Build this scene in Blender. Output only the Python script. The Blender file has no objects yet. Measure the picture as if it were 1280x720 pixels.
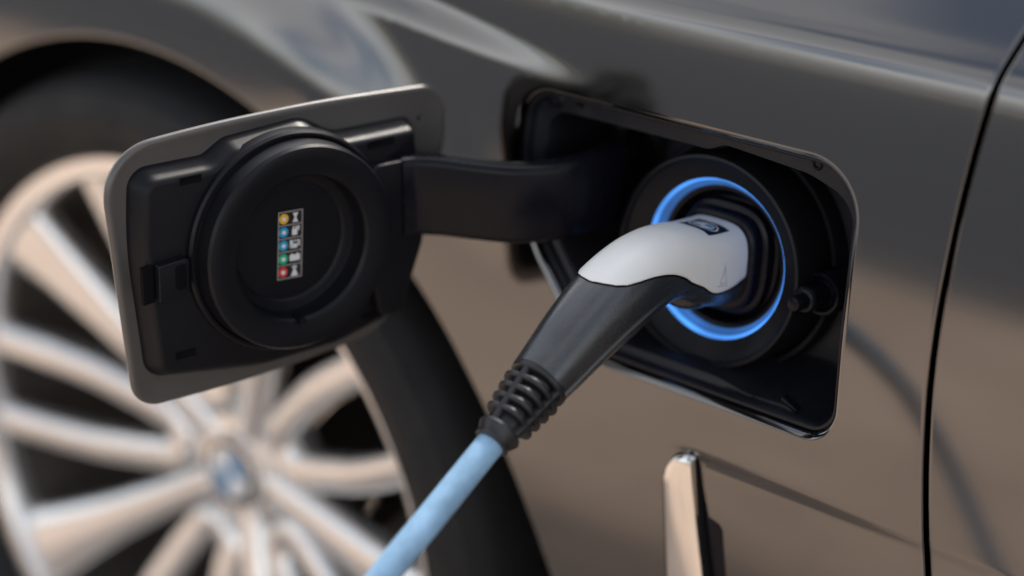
import bpy, bmesh, math, random
import numpy as np
from mathutils import Vector, Matrix
from mathutils.geometry import delaunay_2d_cdt

random.seed(4)
S = bpy.context.scene
COL = S.collection
rad = math.radians

# ------------------------------------------------------------------ camera
YAW, PIT = rad(40.9), rad(23.0)
CAM = Vector((0.580, -0.840, 0.4134))
fh = Vector((-math.sin(YAW), math.cos(YAW), 0))
fwd = fh * math.cos(PIT) - Vector((0, 0, 1)) * math.sin(PIT)
rgt = Vector((math.cos(YAW), math.sin(YAW), 0))
up = rgt.cross(fwd)
cd = bpy.data.cameras.new('camera')
cam = bpy.data.objects.new('camera', cd)
COL.objects.link(cam)
cam.matrix_world = Matrix(((rgt.x, up.x, -fwd.x, CAM.x), (rgt.y, up.y, -fwd.y, CAM.y),
                           (rgt.z, up.z, -fwd.z, CAM.z), (0, 0, 0, 1)))
cd.sensor_width = 36
cd.lens = 70.2
cd.clip_start = 0.01
cd.clip_end = 2000
cd.dof.use_dof = True
cd.dof.focus_distance = 1.030
cd.dof.aperture_fstop = 2.1
S.camera = cam

# ------------------------------------------------------------------ light
SUN_EL, SUN_AZ = 45.0, 104.0      # azimuth of the sun measured from +X towards +Y
world = bpy.data.worlds.new('World')
S.world = world
world.use_nodes = True
wn = world.node_tree.nodes
wl = world.node_tree.links
bg = wn['Background']
sky = wn.new('ShaderNodeTexSky')
sky.sky_type = 'NISHITA'
sky.sun_disc = False
sky.sun_elevation = rad(SUN_EL)
sky.sun_rotation = rad(90 - SUN_AZ)
sky.dust_density = 2.0
def hsv(sat, val):
    h = wn.new('ShaderNodeHueSaturation')
    h.inputs['Saturation'].default_value = sat
    h.inputs['Value'].default_value = val
    wl.new(sky.outputs[0], h.inputs['Color'])
    return h
clear, cloud = hsv(0.72, 0.80), hsv(0.10, 1.45)      # broken white cloud over hazy blue, the same all round
wc = wn.new('ShaderNodeTexCoord')
wz = wn.new('ShaderNodeTexNoise')
wz.inputs['Scale'].default_value = 2.6
wz.inputs['Detail'].default_value = 7
wz.inputs['Roughness'].default_value = 0.55
wz.inputs['Distortion'].default_value = 0.4
wl.new(wc.outputs['Generated'], wz.inputs['Vector'])
wr = wn.new('ShaderNodeMapRange')
wr.interpolation_type = 'SMOOTHSTEP'
wr.inputs['From Min'].default_value = 0.40
wr.inputs['From Max'].default_value = 0.58
wl.new(wz.outputs['Fac'], wr.inputs['Value'])
wm_ = wn.new('ShaderNodeMix')
wm_.data_type = 'RGBA'
wl.new(wr.outputs['Result'], wm_.inputs['Factor'])
wl.new(clear.outputs[0], wm_.inputs['A'])
wl.new(cloud.outputs[0], wm_.inputs['B'])
wl.new(wm_.outputs['Result'], bg.inputs[0])
bg.inputs[1].default_value = 0.15
sd = bpy.data.lights.new('sun', 'SUN')
sd.energy = 2.6
sd.angle = rad(5)
sd.color = (1.0, 0.93, 0.84)
sun = bpy.data.objects.new('sun', sd)
COL.objects.link(sun)
sv = Vector((math.cos(rad(SUN_AZ)) * math.cos(rad(SUN_EL)), math.sin(rad(SUN_AZ)) * math.cos(rad(SUN_EL)), math.sin(rad(SUN_EL))))
sun.rotation_euler = sv.to_track_quat('Z', 'Y').to_euler()
S.view_settings.view_transform = 'Standard'
S.view_settings.look = 'None'
S.view_settings.gamma = 1.0
S.view_settings.exposure = 0.82
S.view_settings.use_curve_mapping = False
S.cycles.use_denoising = True
S.cycles.max_bounces = 8

# ------------------------------------------------------------------ materials
def pmat(name, base, rough=0.5, metal=0.0, coat=0.0, coat_rough=0.03, spec=0.5, bump=0.0, bscale=800.0,
         var=0.0, vscale=40.0, rvar=0.0, emit=None, estr=0.0, bdist=0.0004, sub=0.0):
    m = bpy.data.materials.new(name)
    m.use_nodes = True
    nt = m.node_tree
    N, L = nt.nodes, nt.links
    b = N['Principled BSDF']
    b.inputs['Base Color'].default_value = (*base, 1)
    b.inputs['Roughness'].default_value = rough
    b.inputs['Metallic'].default_value = metal
    b.inputs['Coat Weight'].default_value = coat
    b.inputs['Coat Roughness'].default_value = coat_rough
    b.inputs['Specular IOR Level'].default_value = spec
    if emit:
        b.inputs['Emission Color'].default_value = (*emit, 1)
        b.inputs['Emission Strength'].default_value = estr
    tc = N.new('ShaderNodeTexCoord')
    if var > 0 or rvar > 0:
        nz = N.new('ShaderNodeTexNoise')
        nz.inputs['Scale'].default_value = vscale
        nz.inputs['Detail'].default_value = 6
        nz.inputs['Roughness'].default_value = 0.65
        L.new(tc.outputs['Object'], nz.inputs['Vector'])
        if var > 0:
            mx = N.new('ShaderNodeMix')
            mx.data_type = 'RGBA'
            mx.inputs['A'].default_value = (*[c * (1 - var) for c in base], 1)
            mx.inputs['B'].default_value = (*[min(1, c * (1 + var)) for c in base], 1)
            L.new(nz.outputs['Fac'], mx.inputs['Factor'])
            L.new(mx.outputs['Result'], b.inputs['Base Color'])
        if rvar > 0:
            mr = N.new('ShaderNodeMapRange')
            mr.inputs['From Min'].default_value = 0.3
            mr.inputs['From Max'].default_value = 0.7
            mr.inputs['To Min'].default_value = max(0.02, rough - rvar)
            mr.inputs['To Max'].default_value = min(1, rough + rvar)
            L.new(nz.outputs['Fac'], mr.inputs['Value'])
            L.new(mr.outputs['Result'], b.inputs['Roughness'])
    if bump > 0:
        n2 = N.new('ShaderNodeTexNoise')
        n2.inputs['Scale'].default_value = bscale
        n2.inputs['Detail'].default_value = 3
        L.new(tc.outputs['Object'], n2.inputs['Vector'])
        bp = N.new('ShaderNodeBump')
        bp.inputs['Strength'].default_value = bump
        bp.inputs['Distance'].default_value = bdist
        L.new(n2.outputs['Fac'], bp.inputs['Height'])
        L.new(bp.outputs['Normal'], b.inputs['Normal'])
    return m

M = {}
M['paint'] = pmat('grey_metallic_paint', (0.142, 0.137, 0.134), 0.10, metal=1.0, coat=1.0, coat_rough=0.02, bump=0.05, bscale=2600, bdist=0.0001, var=0.06, vscale=9)
M['paint_satin'] = pmat('grey_paint_without_lacquer', (0.105, 0.098, 0.093), 0.34, metal=0.35, bump=0.1, bscale=900, bdist=0.0002, var=0.08, vscale=30)
M['plastic'] = pmat('black_moulded_plastic', (0.006, 0.006, 0.008), 0.38, spec=0.21, bump=0.25, bscale=2200, bdist=0.0001, rvar=0.06, vscale=60)
M['plastic_gloss'] = pmat('black_smooth_plastic', (0.005, 0.005, 0.008), 0.26, spec=0.18, rvar=0.05, vscale=50)
M['pocket'] = pmat('black_pocket_plastic', (0.009, 0.009, 0.012), 0.38, spec=0.34, bump=0.2, bscale=1500, bdist=0.0001, rvar=0.1, vscale=40)
M['joint_shade'] = pmat('matt_black_joint_shade', (0.003, 0.003, 0.004), 0.8, spec=0.1)  # black of joints, and painted shade for slots, holes and the door gap
M['rubber'] = pmat('tyre_rubber', (0.010, 0.010, 0.011), 0.7, spec=0.3, bump=0.3, bscale=300, bdist=0.0006, rvar=0.1, vscale=30)
M['handle'] = pmat('black_grained_handle', (0.024, 0.026, 0.029), 0.27, spec=1.0, bump=0.35, bscale=1500, bdist=0.00015, rvar=0.08, vscale=90)
M['relief'] = pmat('soft_black_rubber', (0.012, 0.012, 0.014), 0.38, bump=0.15, bscale=1200, bdist=0.0001, rvar=0.06, vscale=120)
M['cap'] = pmat('pale_grey_cap', (0.75, 0.745, 0.72), 0.36, var=0.07, vscale=45, rvar=0.06, bump=0.06, bscale=1800, bdist=0.0001)
M['cable'] = pmat('pale_blue_cable_sheath', (0.25, 0.42, 0.60), 0.42, var=0.5, vscale=70, rvar=0.1, bump=0.2, bscale=200, bdist=0.0003)
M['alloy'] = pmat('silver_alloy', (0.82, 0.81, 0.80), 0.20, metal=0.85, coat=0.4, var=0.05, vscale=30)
M['barrel'] = pmat('shade_grey_rim_barrel', (0.085, 0.075, 0.068), 0.5, metal=0.4, var=0.3, vscale=25)  # alloy too, darkened in colour for the shade behind the spokes
M['chrome'] = pmat('polished_chrome', (0.80, 0.78, 0.75), 0.05, metal=1.0)
M['steel'] = pmat('brushed_steel', (0.13, 0.12, 0.115), 0.38, metal=1.0, var=0.2, vscale=60)
M['liner'] = pmat('wheel_arch_felt', (0.008, 0.008, 0.009), 0.9, bump=0.4, bscale=500)
M['light'] = pmat('blue_light_guide', (0.10, 0.25, 0.5), 0.3, emit=(0.065, 0.30, 0.95), estr=0.58)
M['light_edge'] = pmat('blue_light_guide_edge', (0.08, 0.22, 0.5), 0.3, emit=(0.06, 0.28, 1.0), estr=0.26)
def uneven_glow(m, lo, hi):
    nt = m.node_tree
    b = nt.nodes['Principled BSDF']
    tc = nt.nodes.new('ShaderNodeTexCoord')
    nz = nt.nodes.new('ShaderNodeTexNoise')
    nz.inputs['Scale'].default_value = 28
    nz.inputs['Detail'].default_value = 2
    mr = nt.nodes.new('ShaderNodeMapRange')
    mr.inputs['From Min'].default_value = 0.35
    mr.inputs['From Max'].default_value = 0.65
    mr.inputs['To Min'].default_value = lo
    mr.inputs['To Max'].default_value = hi
    nt.links.new(tc.outputs['Object'], nz.inputs['Vector'])
    nt.links.new(nz.outputs['Fac'], mr.inputs['Value'])
    nt.links.new(mr.outputs['Result'], b.inputs['Emission Strength'])
uneven_glow(M['light'], 0.45, 0.95)
uneven_glow(M['light_edge'], 0.07, 0.20)
M['navy'] = pmat('navy_print', (0.003, 0.010, 0.026), 0.5, spec=0.2)
M['white'] = pmat('white_print', (0.72, 0.72, 0.72), 0.4)
M['skyblue'] = pmat('blue_print', (0.10, 0.25, 0.42), 0.35)
M['yellow'] = pmat('yellow_print', (0.75, 0.42, 0.03), 0.45)
M['green'] = pmat('green_print', (0.02, 0.42, 0.20), 0.45)
M['red'] = pmat('red_print', (0.62, 0.05, 0.04), 0.45)
M['cyan'] = pmat('cyan_print', (0.02, 0.30, 0.52), 0.45)
M['black_print'] = pmat('black_print', (0.006, 0.006, 0.007), 0.5)
M['grey_print'] = pmat('faint_grey_print', (0.40, 0.37, 0.35), 0.5)

def ground_material():
    m = bpy.data.materials.new('beige_brown_pavers')
    m.use_nodes = True
    nt = m.node_tree
    N, L = nt.nodes, nt.links
    b = N['Principled BSDF']
    tc = N.new('ShaderNodeTexCoord')
    br = N.new('ShaderNodeTexBrick')
    br.inputs['Scale'].default_value = 1.0
    br.inputs['Brick Width'].default_value = 0.20
    br.inputs['Row Height'].default_value = 0.10
    br.inputs['Mortar Size'].default_value = 0.005
    br.inputs['Color1'].default_value = (0.56, 0.43, 0.335, 1)
    br.inputs['Color2'].default_value = (0.50, 0.38, 0.29, 1)
    br.inputs['Mortar'].default_value = (0.34, 0.28, 0.23, 1)
    L.new(tc.outputs['Object'], br.inputs['Vector'])
    nz = N.new('ShaderNodeTexNoise')
    nz.inputs['Scale'].default_value = 2.2
    nz.inputs['Detail'].default_value = 8
    L.new(tc.outputs['Object'], nz.inputs['Vector'])
    mx = N.new('ShaderNodeMix')
    mx.data_type = 'RGBA'
    mx.blend_type = 'MULTIPLY'
    mx.inputs['Factor'].default_value = 0.75
    L.new(br.outputs['Color'], mx.inputs['A'])
    cr = N.new('ShaderNodeValToRGB')
    cr.color_ramp.elements[0].position = 0.3
    cr.color_ramp.elements[0].color = (0.58, 0.57, 0.58, 1)
    cr.color_ramp.elements[1].position = 0.7
    cr.color_ramp.elements[1].color = (1, 1, 1, 1)
    L.new(nz.outputs['Fac'], cr.inputs['Fac'])
    L.new(cr.outputs['Color'], mx.inputs['B'])
    L.new(mx.outputs['Result'], b.inputs['Base Color'])
    b.inputs['Roughness'].default_value = 0.85
    return m
M['ground'] = ground_material()
M['dark_strip'] = pmat('dark_strip_grey', (0.062, 0.066, 0.074), 0.7, var=0.25, vscale=3, bump=0.4, bscale=90, bdist=0.004)  # tone of the added strip, kept dark for the paint's reflections
M['earth'] = pmat('dry_beige_ground', (0.40, 0.33, 0.26), 0.9, var=0.15, vscale=0.4)
M['glass'] = pmat('dark_window_glass', (0.01, 0.011, 0.012), 0.03, coat=1.0)

# ------------------------------------------------------------------ helpers
def link_mesh(name, verts, faces, mat, parent=None, mats=None, fmat=None, smooth=True, sharp=38, mtx=None, normals=None):
    me = bpy.data.meshes.new(name)
    if mtx is not None:
        verts = [tuple(mtx @ Vector(v)) for v in verts]
    me.from_pydata([tuple(v) for v in verts], [], [tuple(f) for f in faces])
    for k in (mats or [mat]):
        me.materials.append(k)
    if fmat:
        for p, i in zip(me.polygons, fmat):
            p.material_index = i
    if normals is None:
        bm = bmesh.new()
        bm.from_mesh(me)
        bmesh.ops.recalc_face_normals(bm, faces=bm.faces)
        bm.to_mesh(me)
        bm.free()
        if smooth:
            for p in me.polygons:
                p.use_smooth = True
            me.set_sharp_from_angle(angle=rad(sharp))
    else:
        for p in me.polygons:
            p.use_smooth = True
        me.normals_split_custom_set_from_vertices([tuple(n) for n in normals])
    me.update()
    o = bpy.data.objects.new(name, me)
    COL.objects.link(o)
    if parent is not None:
        o.parent = parent
        o.matrix_parent_inverse = parent.matrix_world.inverted()
    return o

def empty(name, loc):
    o = bpy.data.objects.new(name, None)
    o.empty_display_size = 0.1
    o.location = loc
    COL.objects.link(o)
    bpy.context.view_layer.update()
    return o

class Acc:
    """collects pieces of one mesh"""
    def __init__(self):
        self.v, self.f, self.m = [], [], []
    def add(self, v, f, mi=0):
        o = len(self.v)
        self.v += [tuple(q) for q in v]
        self.f += [tuple(i + o for i in g) for g in f]
        self.m += [mi] * len(f)
        return self

def lathe(prof, seg=64, closed=False):
    """prof: (radius, along) pairs, turned about local +Z"""
    v, f = [], []
    n = len(prof)
    for r, a in prof:
        for k in range(seg):
            t = 2 * math.pi * k / seg
            v.append((r * math.cos(t), r * math.sin(t), a))
    rng = n if closed else n - 1
    for i in range(rng):
        j = (i + 1) % n
        for k in range(seg):
            k2 = (k + 1) % seg
            f.append((i * seg + k, i * seg + k2, j * seg + k2, j * seg + k))
    return v, f

def axis_mtx(origin, axis, upv=(0, 0, 1)):
    z = Vector(axis).normalized()
    x = Vector(upv).cross(z)
    x.normalize()
    y = z.cross(x)
    o = Vector(origin)
    return Matrix(((x.x, y.x, z.x, o.x), (x.y, y.y, z.y, o.y), (x.z, y.z, z.z, o.z), (0, 0, 0, 1)))

def round_poly(pts, seg=10):
    """pts: (x, y, radius) -> polyline with rounded corners"""
    out = []
    n = len(pts)
    for i in range(n):
        p = Vector(pts[i][:2])
        a = Vector(pts[i - 1][:2]) - p
        b = Vector(pts[(i + 1) % n][:2]) - p
        r = pts[i][2]
        la, lb = a.length, b.length
        a.normalize()
        b.normalize()
        ang = a.angle(b)
        if r <= 1e-6 or ang > math.pi - 0.01:
            out.append(p)
            continue
        t = min(r / math.tan(ang / 2), 0.48 * la, 0.48 * lb)
        r = t * math.tan(ang / 2)
        bis = (a + b).normalized()
        c = p + bis * (r / math.sin(ang / 2))
        s = p + a * t - c
        e = p + b * t - c
        tot = s.angle(e)
        sgn = 1 if s.x * e.y - s.y * e.x > 0 else -1
        a0 = math.atan2(s.y, s.x)
        for k in range(seg + 1):
            q = a0 + sgn * tot * k / seg
            out.append(c + Vector((math.cos(q), math.sin(q))) * r)
    return out

def resample(pl, step):
    pl = [Vector(p) for p in pl]
    L = [0]
    n = len(pl)
    for i in range(n):
        L.append(L[-1] + (pl[(i + 1) % n] - pl[i]).length)
    m = max(8, int(L[-1] / step))
    out = []
    j = 0
    for k in range(m):
        s = L[-1] * k / m
        while L[j + 1] < s:
            j += 1
        t = (s - L[j]) / max(1e-9, L[j + 1] - L[j])
        out.append(pl[j].lerp(pl[(j + 1) % n], t))
    return out

def area(pl):
    return 0.5 * sum(pl[i][0] * pl[(i + 1) % len(pl)][1] - pl[(i + 1) % len(pl)][0] * pl[i][1] for i in range(len(pl)))

def inset(pl, d):
    """moves a closed outline inwards by d (outwards when negative)"""
    n = len(pl)
    s = 1 if area(pl) > 0 else -1
    out = []
    for i in range(n):
        a = (Vector(pl[i]) - Vector(pl[i - 1])).normalized()
        b = (Vector(pl[(i + 1) % n]) - Vector(pl[i])).normalized()
        na = Vector((-a.y, a.x)) * s
        nb = Vector((-b.y, b.x)) * s
        q = (na + nb)
        q.normalize()
        k = 1 / max(0.5, q.dot(na))
        out.append(Vector(pl[i]) + q * d * k)
    return out

def stack(levels, cap0=True, cap1=True):
    """levels: list of lists of 3D points, same count"""
    v, f = [], []
    n = len(levels[0])
    for l in levels:
        v += [tuple(p) for p in l]
    for i in range(len(levels) - 1):
        for k in range(n):
            k2 = (k + 1) % n
            f.append((i * n + k, i * n + k2, (i + 1) * n + k2, (i + 1) * n + k))
    if cap0:
        f.append(tuple(range(n))[::-1])
    if cap1:
        f.append(tuple((len(levels) - 1) * n + k for k in range(n)))
    return v, f

def slab(pl, y0, y1, bev=0.001, step=None):
    """a plate with outline pl in (s, z), between depths y0 (back) and y1 (front), softened edges: local X=s, Y=depth, Z=z"""
    L = []
    q = 4
    for k in range(q + 1):
        a = math.pi / 2 * k / q
        L.append((bev * (1 - math.sin(a)), y0 + bev * (1 - math.cos(a))))
    for k in range(q + 1):
        a = math.pi / 2 * k / q
        L.append((bev * (1 - math.cos(a)), y1 - bev * (1 - math.sin(a))))
    levels = []
    for d, y in L:
        levels.append([(p[0], y, p[1]) for p in inset(pl, d)])
    return stack(levels)

def box(cx, cy, cz, sx, sy, sz, bev=0.0):
    pl = [Vector((cx - sx / 2, cz - sz / 2)), Vector((cx + sx / 2, cz - sz / 2)), Vector((cx + sx / 2, cz + sz / 2)), Vector((cx - sx / 2, cz + sz / 2))]
    return slab(pl, cy - sy / 2, cy + sy / 2, max(1e-5, bev))

def sweep(path, section, closed=False, upv=None, cap=True):
    """path: 3D points; section(i) -> list of (u, w); frame: u = side, w = up"""
    v, f = [], []
    n = len(path)
    m = None
    P = [Vector(p) for p in path]
    for i in range(n):
        t = (P[min(i + 1, n - 1)] - P[max(i - 1, 0)]).normalized()
        u0 = Vector(upv[i] if isinstance(upv, list) else (upv or (0, 0, 1)))
        side = t.cross(u0).normalized()
        w = side.cross(t).normalized()
        sec = section(i)
        m = len(sec)
        for a, b in sec:
            v.append(tuple(P[i] + side * a + w * b))
    for i in range(n - 1):
        for k in range(m):
            k2 = (k + 1) % m
            f.append((i * m + k, i * m + k2, (i + 1) * m + k2, (i + 1) * m + k))
    if cap:
        f.append(tuple(range(m))[::-1])
        f.append(tuple((n - 1) * m + k for k in range(m)))
    return v, f

def circ(r, n=16):
    return [(r * math.cos(2 * math.pi * k / n), r * math.sin(2 * math.pi * k / n)) for k in range(n)]

def catmull(pts, n=12):
    P = [Vector(p) for p in pts]
    P = [P[0] * 2 - P[1]] + P + [P[-1] * 2 - P[-2]]
    out = []
    for i in range(1, len(P) - 2):
        for k in range(n):
            t = k / n
            a, b, c, d = P[i - 1], P[i], P[i + 1], P[i + 2]
            out.append(0.5 * ((2 * b) + (c - a) * t + (2 * a - 5 * b + 4 * c - d) * t * t + (3 * b - a - 3 * c + d) * t ** 3))
    out.append(P[-2])
    return out

def interp(x, xs, ys):
    return float(np.interp(x, xs, ys))

def sstep(x, a, b):
    t = np.clip((x - a) / (b - a), 0, 1)
    return t * t * t * (t * (6 * t - 15) + 10)

# ------------------------------------------------------------------ setting
WC = Vector((-0.442, -0.026, -0.296))     # centre of the wheel's outer face
TYRE_R = 0.3185
GZ = WC.z - TYRE_R
gv = [(-60, -60, GZ - 0.006), (60, -60, GZ - 0.006), (60, 60, GZ - 0.006), (-60, 60, GZ - 0.006)]
g = link_mesh('ground', gv, [(0, 1, 2, 3)], M['earth'])
g['kind'] = 'structure'
PZ = GZ
RZ = GZ - 0.002
g3 = link_mesh('dark_ground_strip', [(-60, -44, RZ), (60, -40, RZ), (60, -2.0, RZ), (-60, -2.6, RZ)], [(0, 1, 2, 3)], M['dark_strip'])  # unseen strip, added so the upper fender reflects a dark band
g3['kind'] = 'structure'
g2 = link_mesh('pavement', [(-9, -3.0, PZ), (9, -2.7, PZ), (9, 3, PZ), (-9, 3, PZ)], [(0, 1, 2, 3)], M['ground'])
g2['kind'] = 'structure'

# ------------------------------------------------------------------ the car
car = empty('car', (WC.x, 0.25, GZ))
car['label'] = 'dark grey metallic car with its charging flap open beside the front wheel'
car['category'] = 'car'

# body side: y = body(x, z); outside is -y
_tz = np.array([-0.70, -0.40, -0.22, -0.12, -0.03, 0.06, 0.120, 0.1315, 0.1405, 0.150, 0.20, 0.30, 0.45])
_ta = np.array([-16.0, -5.0, 0.5, 2.2, 5.0, 7.0, 8.5, 11.0, 37.0, 42.0, 47.0, 58.0, 70.0])
_zz = np.linspace(-0.7, 0.45, 2301)
_sl = np.tan(np.radians(np.interp(_zz, _tz, _ta)))
_k = np.ones(13) / 13
_sl = np.convolve(np.pad(_sl, 6, mode='edge'), _k, 'valid')
_yy = np.concatenate([[0], np.cumsum((_sl[1:] + _sl[:-1]) / 2 * np.diff(_zz))])
_yy = _yy - np.interp(0.0, _zz, _yy) - 0.030

def body(x, z):
    x = np.asarray(x, float)
    z = np.asarray(z, float)
    y = np.interp(z, _zz, _yy)
    # front flare round the wheel arch
    r = np.hypot(x - WC.x, z - WC.z)
    th = np.degrees(np.arctan2(z - WC.z, x - WC.x))
    y = y - 0.016 * sstep(-r, -0.452, -0.372) * sstep(th, 34.0, 78.0)
    # soft character fold that runs from the front and dies out over the charging port
    zl = 0.090 - 0.115 * (x + 0.075)
    A = 0.0085 * sstep(-x, 0.030, 0.28)
    y = y + A * sstep(z - zl, -0.011, 0.011)
    # hollow behind the chrome blade, with a soft upper edge, fading towards the door
    xr = x - (0.019 + (-0.105 - z) * 0.207)          # distance behind the blade's trailing edge
    zt = -0.0985 - 0.02 * np.clip(x - 0.03, 0, 1)
    D = 0.0024 * np.exp(-np.clip(xr, 0, 1) / 0.085) * sstep(xr, -0.014, -0.002)
    y = y + D * sstep(-(z - zt), -0.003, 0.008) * sstep(z, -0.34, -0.28)
    return y

def bnormal(x, z):
    e = 0.0008
    dx = (body(x + e, z) - body(x - e, z)) / (2 * e)
    dz = (body(x, z + e) - body(x, z - e)) / (2 * e)
    n = np.stack([dx, -np.ones_like(dx), dz], -1)
    return n / np.linalg.norm(n, axis=-1, keepdims=True)

OPEN = resample(round_poly([(-0.1225, 0.0812, 0.022), (-0.1245, 0.034, 0.05), (-0.104, -0.012, 0.06), (-0.060, -0.0658, 0.026),
                            (0.1035, -0.0672, 0.019), (0.1015, -0.01, 0.2), (0.1005, 0.0815, 0.031)], 12), 0.0025)
if area(OPEN) < 0:
    OPEN.reverse()

GAPZ = [-0.70, -0.40, -0.25, -0.1183, -0.0838, -0.0415, 0.0003, 0.0459, 0.0902, 0.1296, 0.1372, 0.16, 0.20, 0.30]
GAPX = [0.30, 0.235, 0.190, 0.1644, 0.1592, 0.1544, 0.1519, 0.1534, 0.1564, 0.1616, 0.1630, 0.1675, 0.176, 0.200]
def gapx(z):
    return np.interp(z, GAPZ, GAPX)
GZS = np.linspace(-0.56, 0.28, 240)
_gx = np.convolve(np.pad(gapx(GZS), 8, mode='edge'), np.ones(17) / 17, 'valid')
_gx[:8] = gapx(GZS[:8]); _gx[-8:] = gapx(GZS[-8:])
ARCH_R = 0.346

def edge_strip(pts, into, r=0.0022, depth=0.010):
    """rolled edge; pts (x,z), into = 2D directions pointing off the panel"""
    rows = []
    P = np.array([(p[0], p[1]) for p in pts])
    T2 = np.array([(d[0], d[1]) for d in into])
    Y = body(P[:, 0], P[:, 1])
    N = bnormal(P[:, 0], P[:, 1])
    e = 0.0008
    dyx = (body(P[:, 0] + e, P[:, 1]) - body(P[:, 0] - e, P[:, 1])) / (2 * e)
    dyz = (body(P[:, 0], P[:, 1] + e) - body(P[:, 0], P[:, 1] - e)) / (2 * e)
    T = np.stack([T2[:, 0], dyx * T2[:, 0] + dyz * T2[:, 1], T2[:, 1]], -1)
    T /= np.linalg.norm(T, axis=1, keepdims=True)
    B = np.stack([P[:, 0], Y, P[:, 1]], -1)
    q = 6
    for k in range(1, q + 1):
        a = math.pi / 2 * k / q
        rows.append((B + r * (math.sin(a) * T - (1 - math.cos(a)) * N), math.cos(a) * N + math.sin(a) * T))
    rows.append((B + r * (T - N) - depth * N, T))
    return rows

def sheet_from_outline(outer, holes, gridpts):
    """constrained Delaunay sheet in (x, z): returns pts, tris"""
    pts, edges = [], []
    for loop in [outer] + holes:
        o = len(pts)
        n = len(loop)
        pts += [Vector((p[0], p[1])) for p in loop]
        edges += [(o + k, o + (k + 1) % n) for k in range(n)]
    pts += [Vector(p) for p in gridpts]
    v, e, f, ov, oe, of = delaunay_2d_cdt(pts, edges, [], 0, 1e-7)
    return np.array([(p.x, p.y) for p in v]), f

def inside(P, poly):
    x, y = P[:, 0], P[:, 1]
    c = np.zeros(len(P), bool)
    n = len(poly)
    for i in range(n):
        x1, y1 = poly[i]
        x2, y2 = poly[(i + 1) % n]
        k = ((y1 > y) != (y2 > y)) & (x < (x2 - x1) * (y - y1) / (y2 - y1 + 1e-15) + x1)
        c ^= k
    return c

def panel(name, outer, holes, strips, grid, parent):
    """outer, holes: outlines in (x,z). strips: list of (points, into, closed, depth)"""
    po = [(p[0], p[1]) for p in outer]
    keep = inside(grid, po)
    for h in holes:
        keep &= ~inside(grid, [(p[0], p[1]) for p in inset(h, -0.0015)])
    G = grid[keep]
    pts, tris = sheet_from_outline(outer, holes, [tuple(p) for p in G])
    cen = np.array([pts[list(t)].mean(0) for t in tris])
    ok = inside(cen, po)
    for h in holes:
        ok &= ~inside(cen, [(p[0], p[1]) for p in h])
    Y = body(pts[:, 0], pts[:, 1])
    V = [(p[0], y, p[1]) for p, y in zip(pts, Y)]
    NN = [tuple(n) for n in bnormal(pts[:, 0], pts[:, 1])]
    F = []
    for t, k in zip(tris, ok):
        if k:
            t = list(t)
            a, b, c = [Vector(V[i]) for i in t[:3]]
            if (b - a).cross(c - a).y > 0:
                t.reverse()
            F.append(t)
    for sp, into, closed, depth, er in strips:
        rows = edge_strip(sp, into, r=er, depth=depth)
        P = np.array([(p[0], p[1]) for p in sp])
        B = np.stack([P[:, 0], body(P[:, 0], P[:, 1]), P[:, 1]], -1)
        rows = [(B, bnormal(P[:, 0], P[:, 1]))] + rows
        o = len(V)
        n = len(sp)
        for R, Nn in rows:
            V += [tuple(q) for q in R]
            NN += [tuple(q) for q in Nn]
        for i in range(len(rows) - 1):
            for k in range(n if closed else n - 1):
                k2 = (k + 1) % n
                q = [o + i * n + k, o + i * n + k2, o + (i + 1) * n + k2, o + (i + 1) * n + k]
                a, b, c = [Vector(V[j]) for j in q[:3]]
                nn = Vector(NN[q[0]]) + Vector(NN[q[3]])
                if (b - a).cross(c - a).dot(nn) < 0:
                    q.reverse()
                F.append(q)
    return link_mesh(name, V, F, M['paint'], parent, normals=NN)

zl = np.unique(np.round(np.concatenate([np.arange(-0.55, 0.28, 0.0085), np.arange(0.120, 0.158, 0.0022), np.arange(-0.125, -0.085, 0.003)]), 5))
xl = np.arange(-0.90, 0.60, 0.0085)
gx, gz = np.meshgrid(xl, zl)
GRID = np.stack([gx.ravel(), gz.ravel()], -1) + np.random.RandomState(1).uniform(-2e-4, 2e-4, (gx.size, 2))
for P_, (a_, b_) in ((0, (-0.30, -0.03)),):
    fx, fz = np.meshgrid(np.arange(a_, b_, 0.005), np.arange(0.075, 0.128, 0.0028))
    GRID = np.concatenate([GRID, np.stack([fx.ravel(), fz.ravel()], -1) + np.random.RandomState(2).uniform(-2e-4, 2e-4, (fx.size, 2))])

# wheel arch edge, from the bottom at the rear over the top to the front
a0, a1 = rad(-35), rad(215)
def arch_r(a):
    return interp(math.degrees(a), [-40, -20, 5, 12, 25, 40, 52, 70, 180, 220], [0.490, 0.437, 0.383, 0.370, 0.356, 0.3475, 0.346, 0.346, 0.346, 0.37])
_as = np.linspace(a0, a1, 240)
_ar = np.convolve(np.pad([arch_r(a) for a in _as], 10, mode='edge'), np.ones(21) / 21, 'valid')
arch = [(WC.x + r * math.cos(a), WC.z + r * math.sin(a)) for a, r in zip(_as, _ar)]
arch_in = [(-math.cos(a), -math.sin(a)) for a in _as]
gap_f = [(x - 0.0015 - 0.0020, z) for x, z in zip(_gx, GZS)]
gap_d = [(x + 0.0015 + 0.0020, z) for x, z in zip(_gx, GZS)]
sill_z = GZS[0]
outer = [(x, z) for x, z in gap_f] + [(x, GZS[-1]) for x in np.arange(gap_f[-1][0] - 0.02, -0.98, -0.02)]
outer += [(-0.98, z) for z in np.arange(0.27, arch[-1][1], -0.02)] + [(-0.98, arch[-1][1])]
outer += [(x, arch[-1][1]) for x in np.arange(-0.96, arch[-1][0] - 0.01, 0.02)]
outer += arch[::-1]
outer += [(arch[0][0], sill_z + 0.0001)] if arch[0][1] > sill_z + 0.002 else []
OPEN0 = OPEN
OPEN = inset(OPEN, -0.0018)
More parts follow.
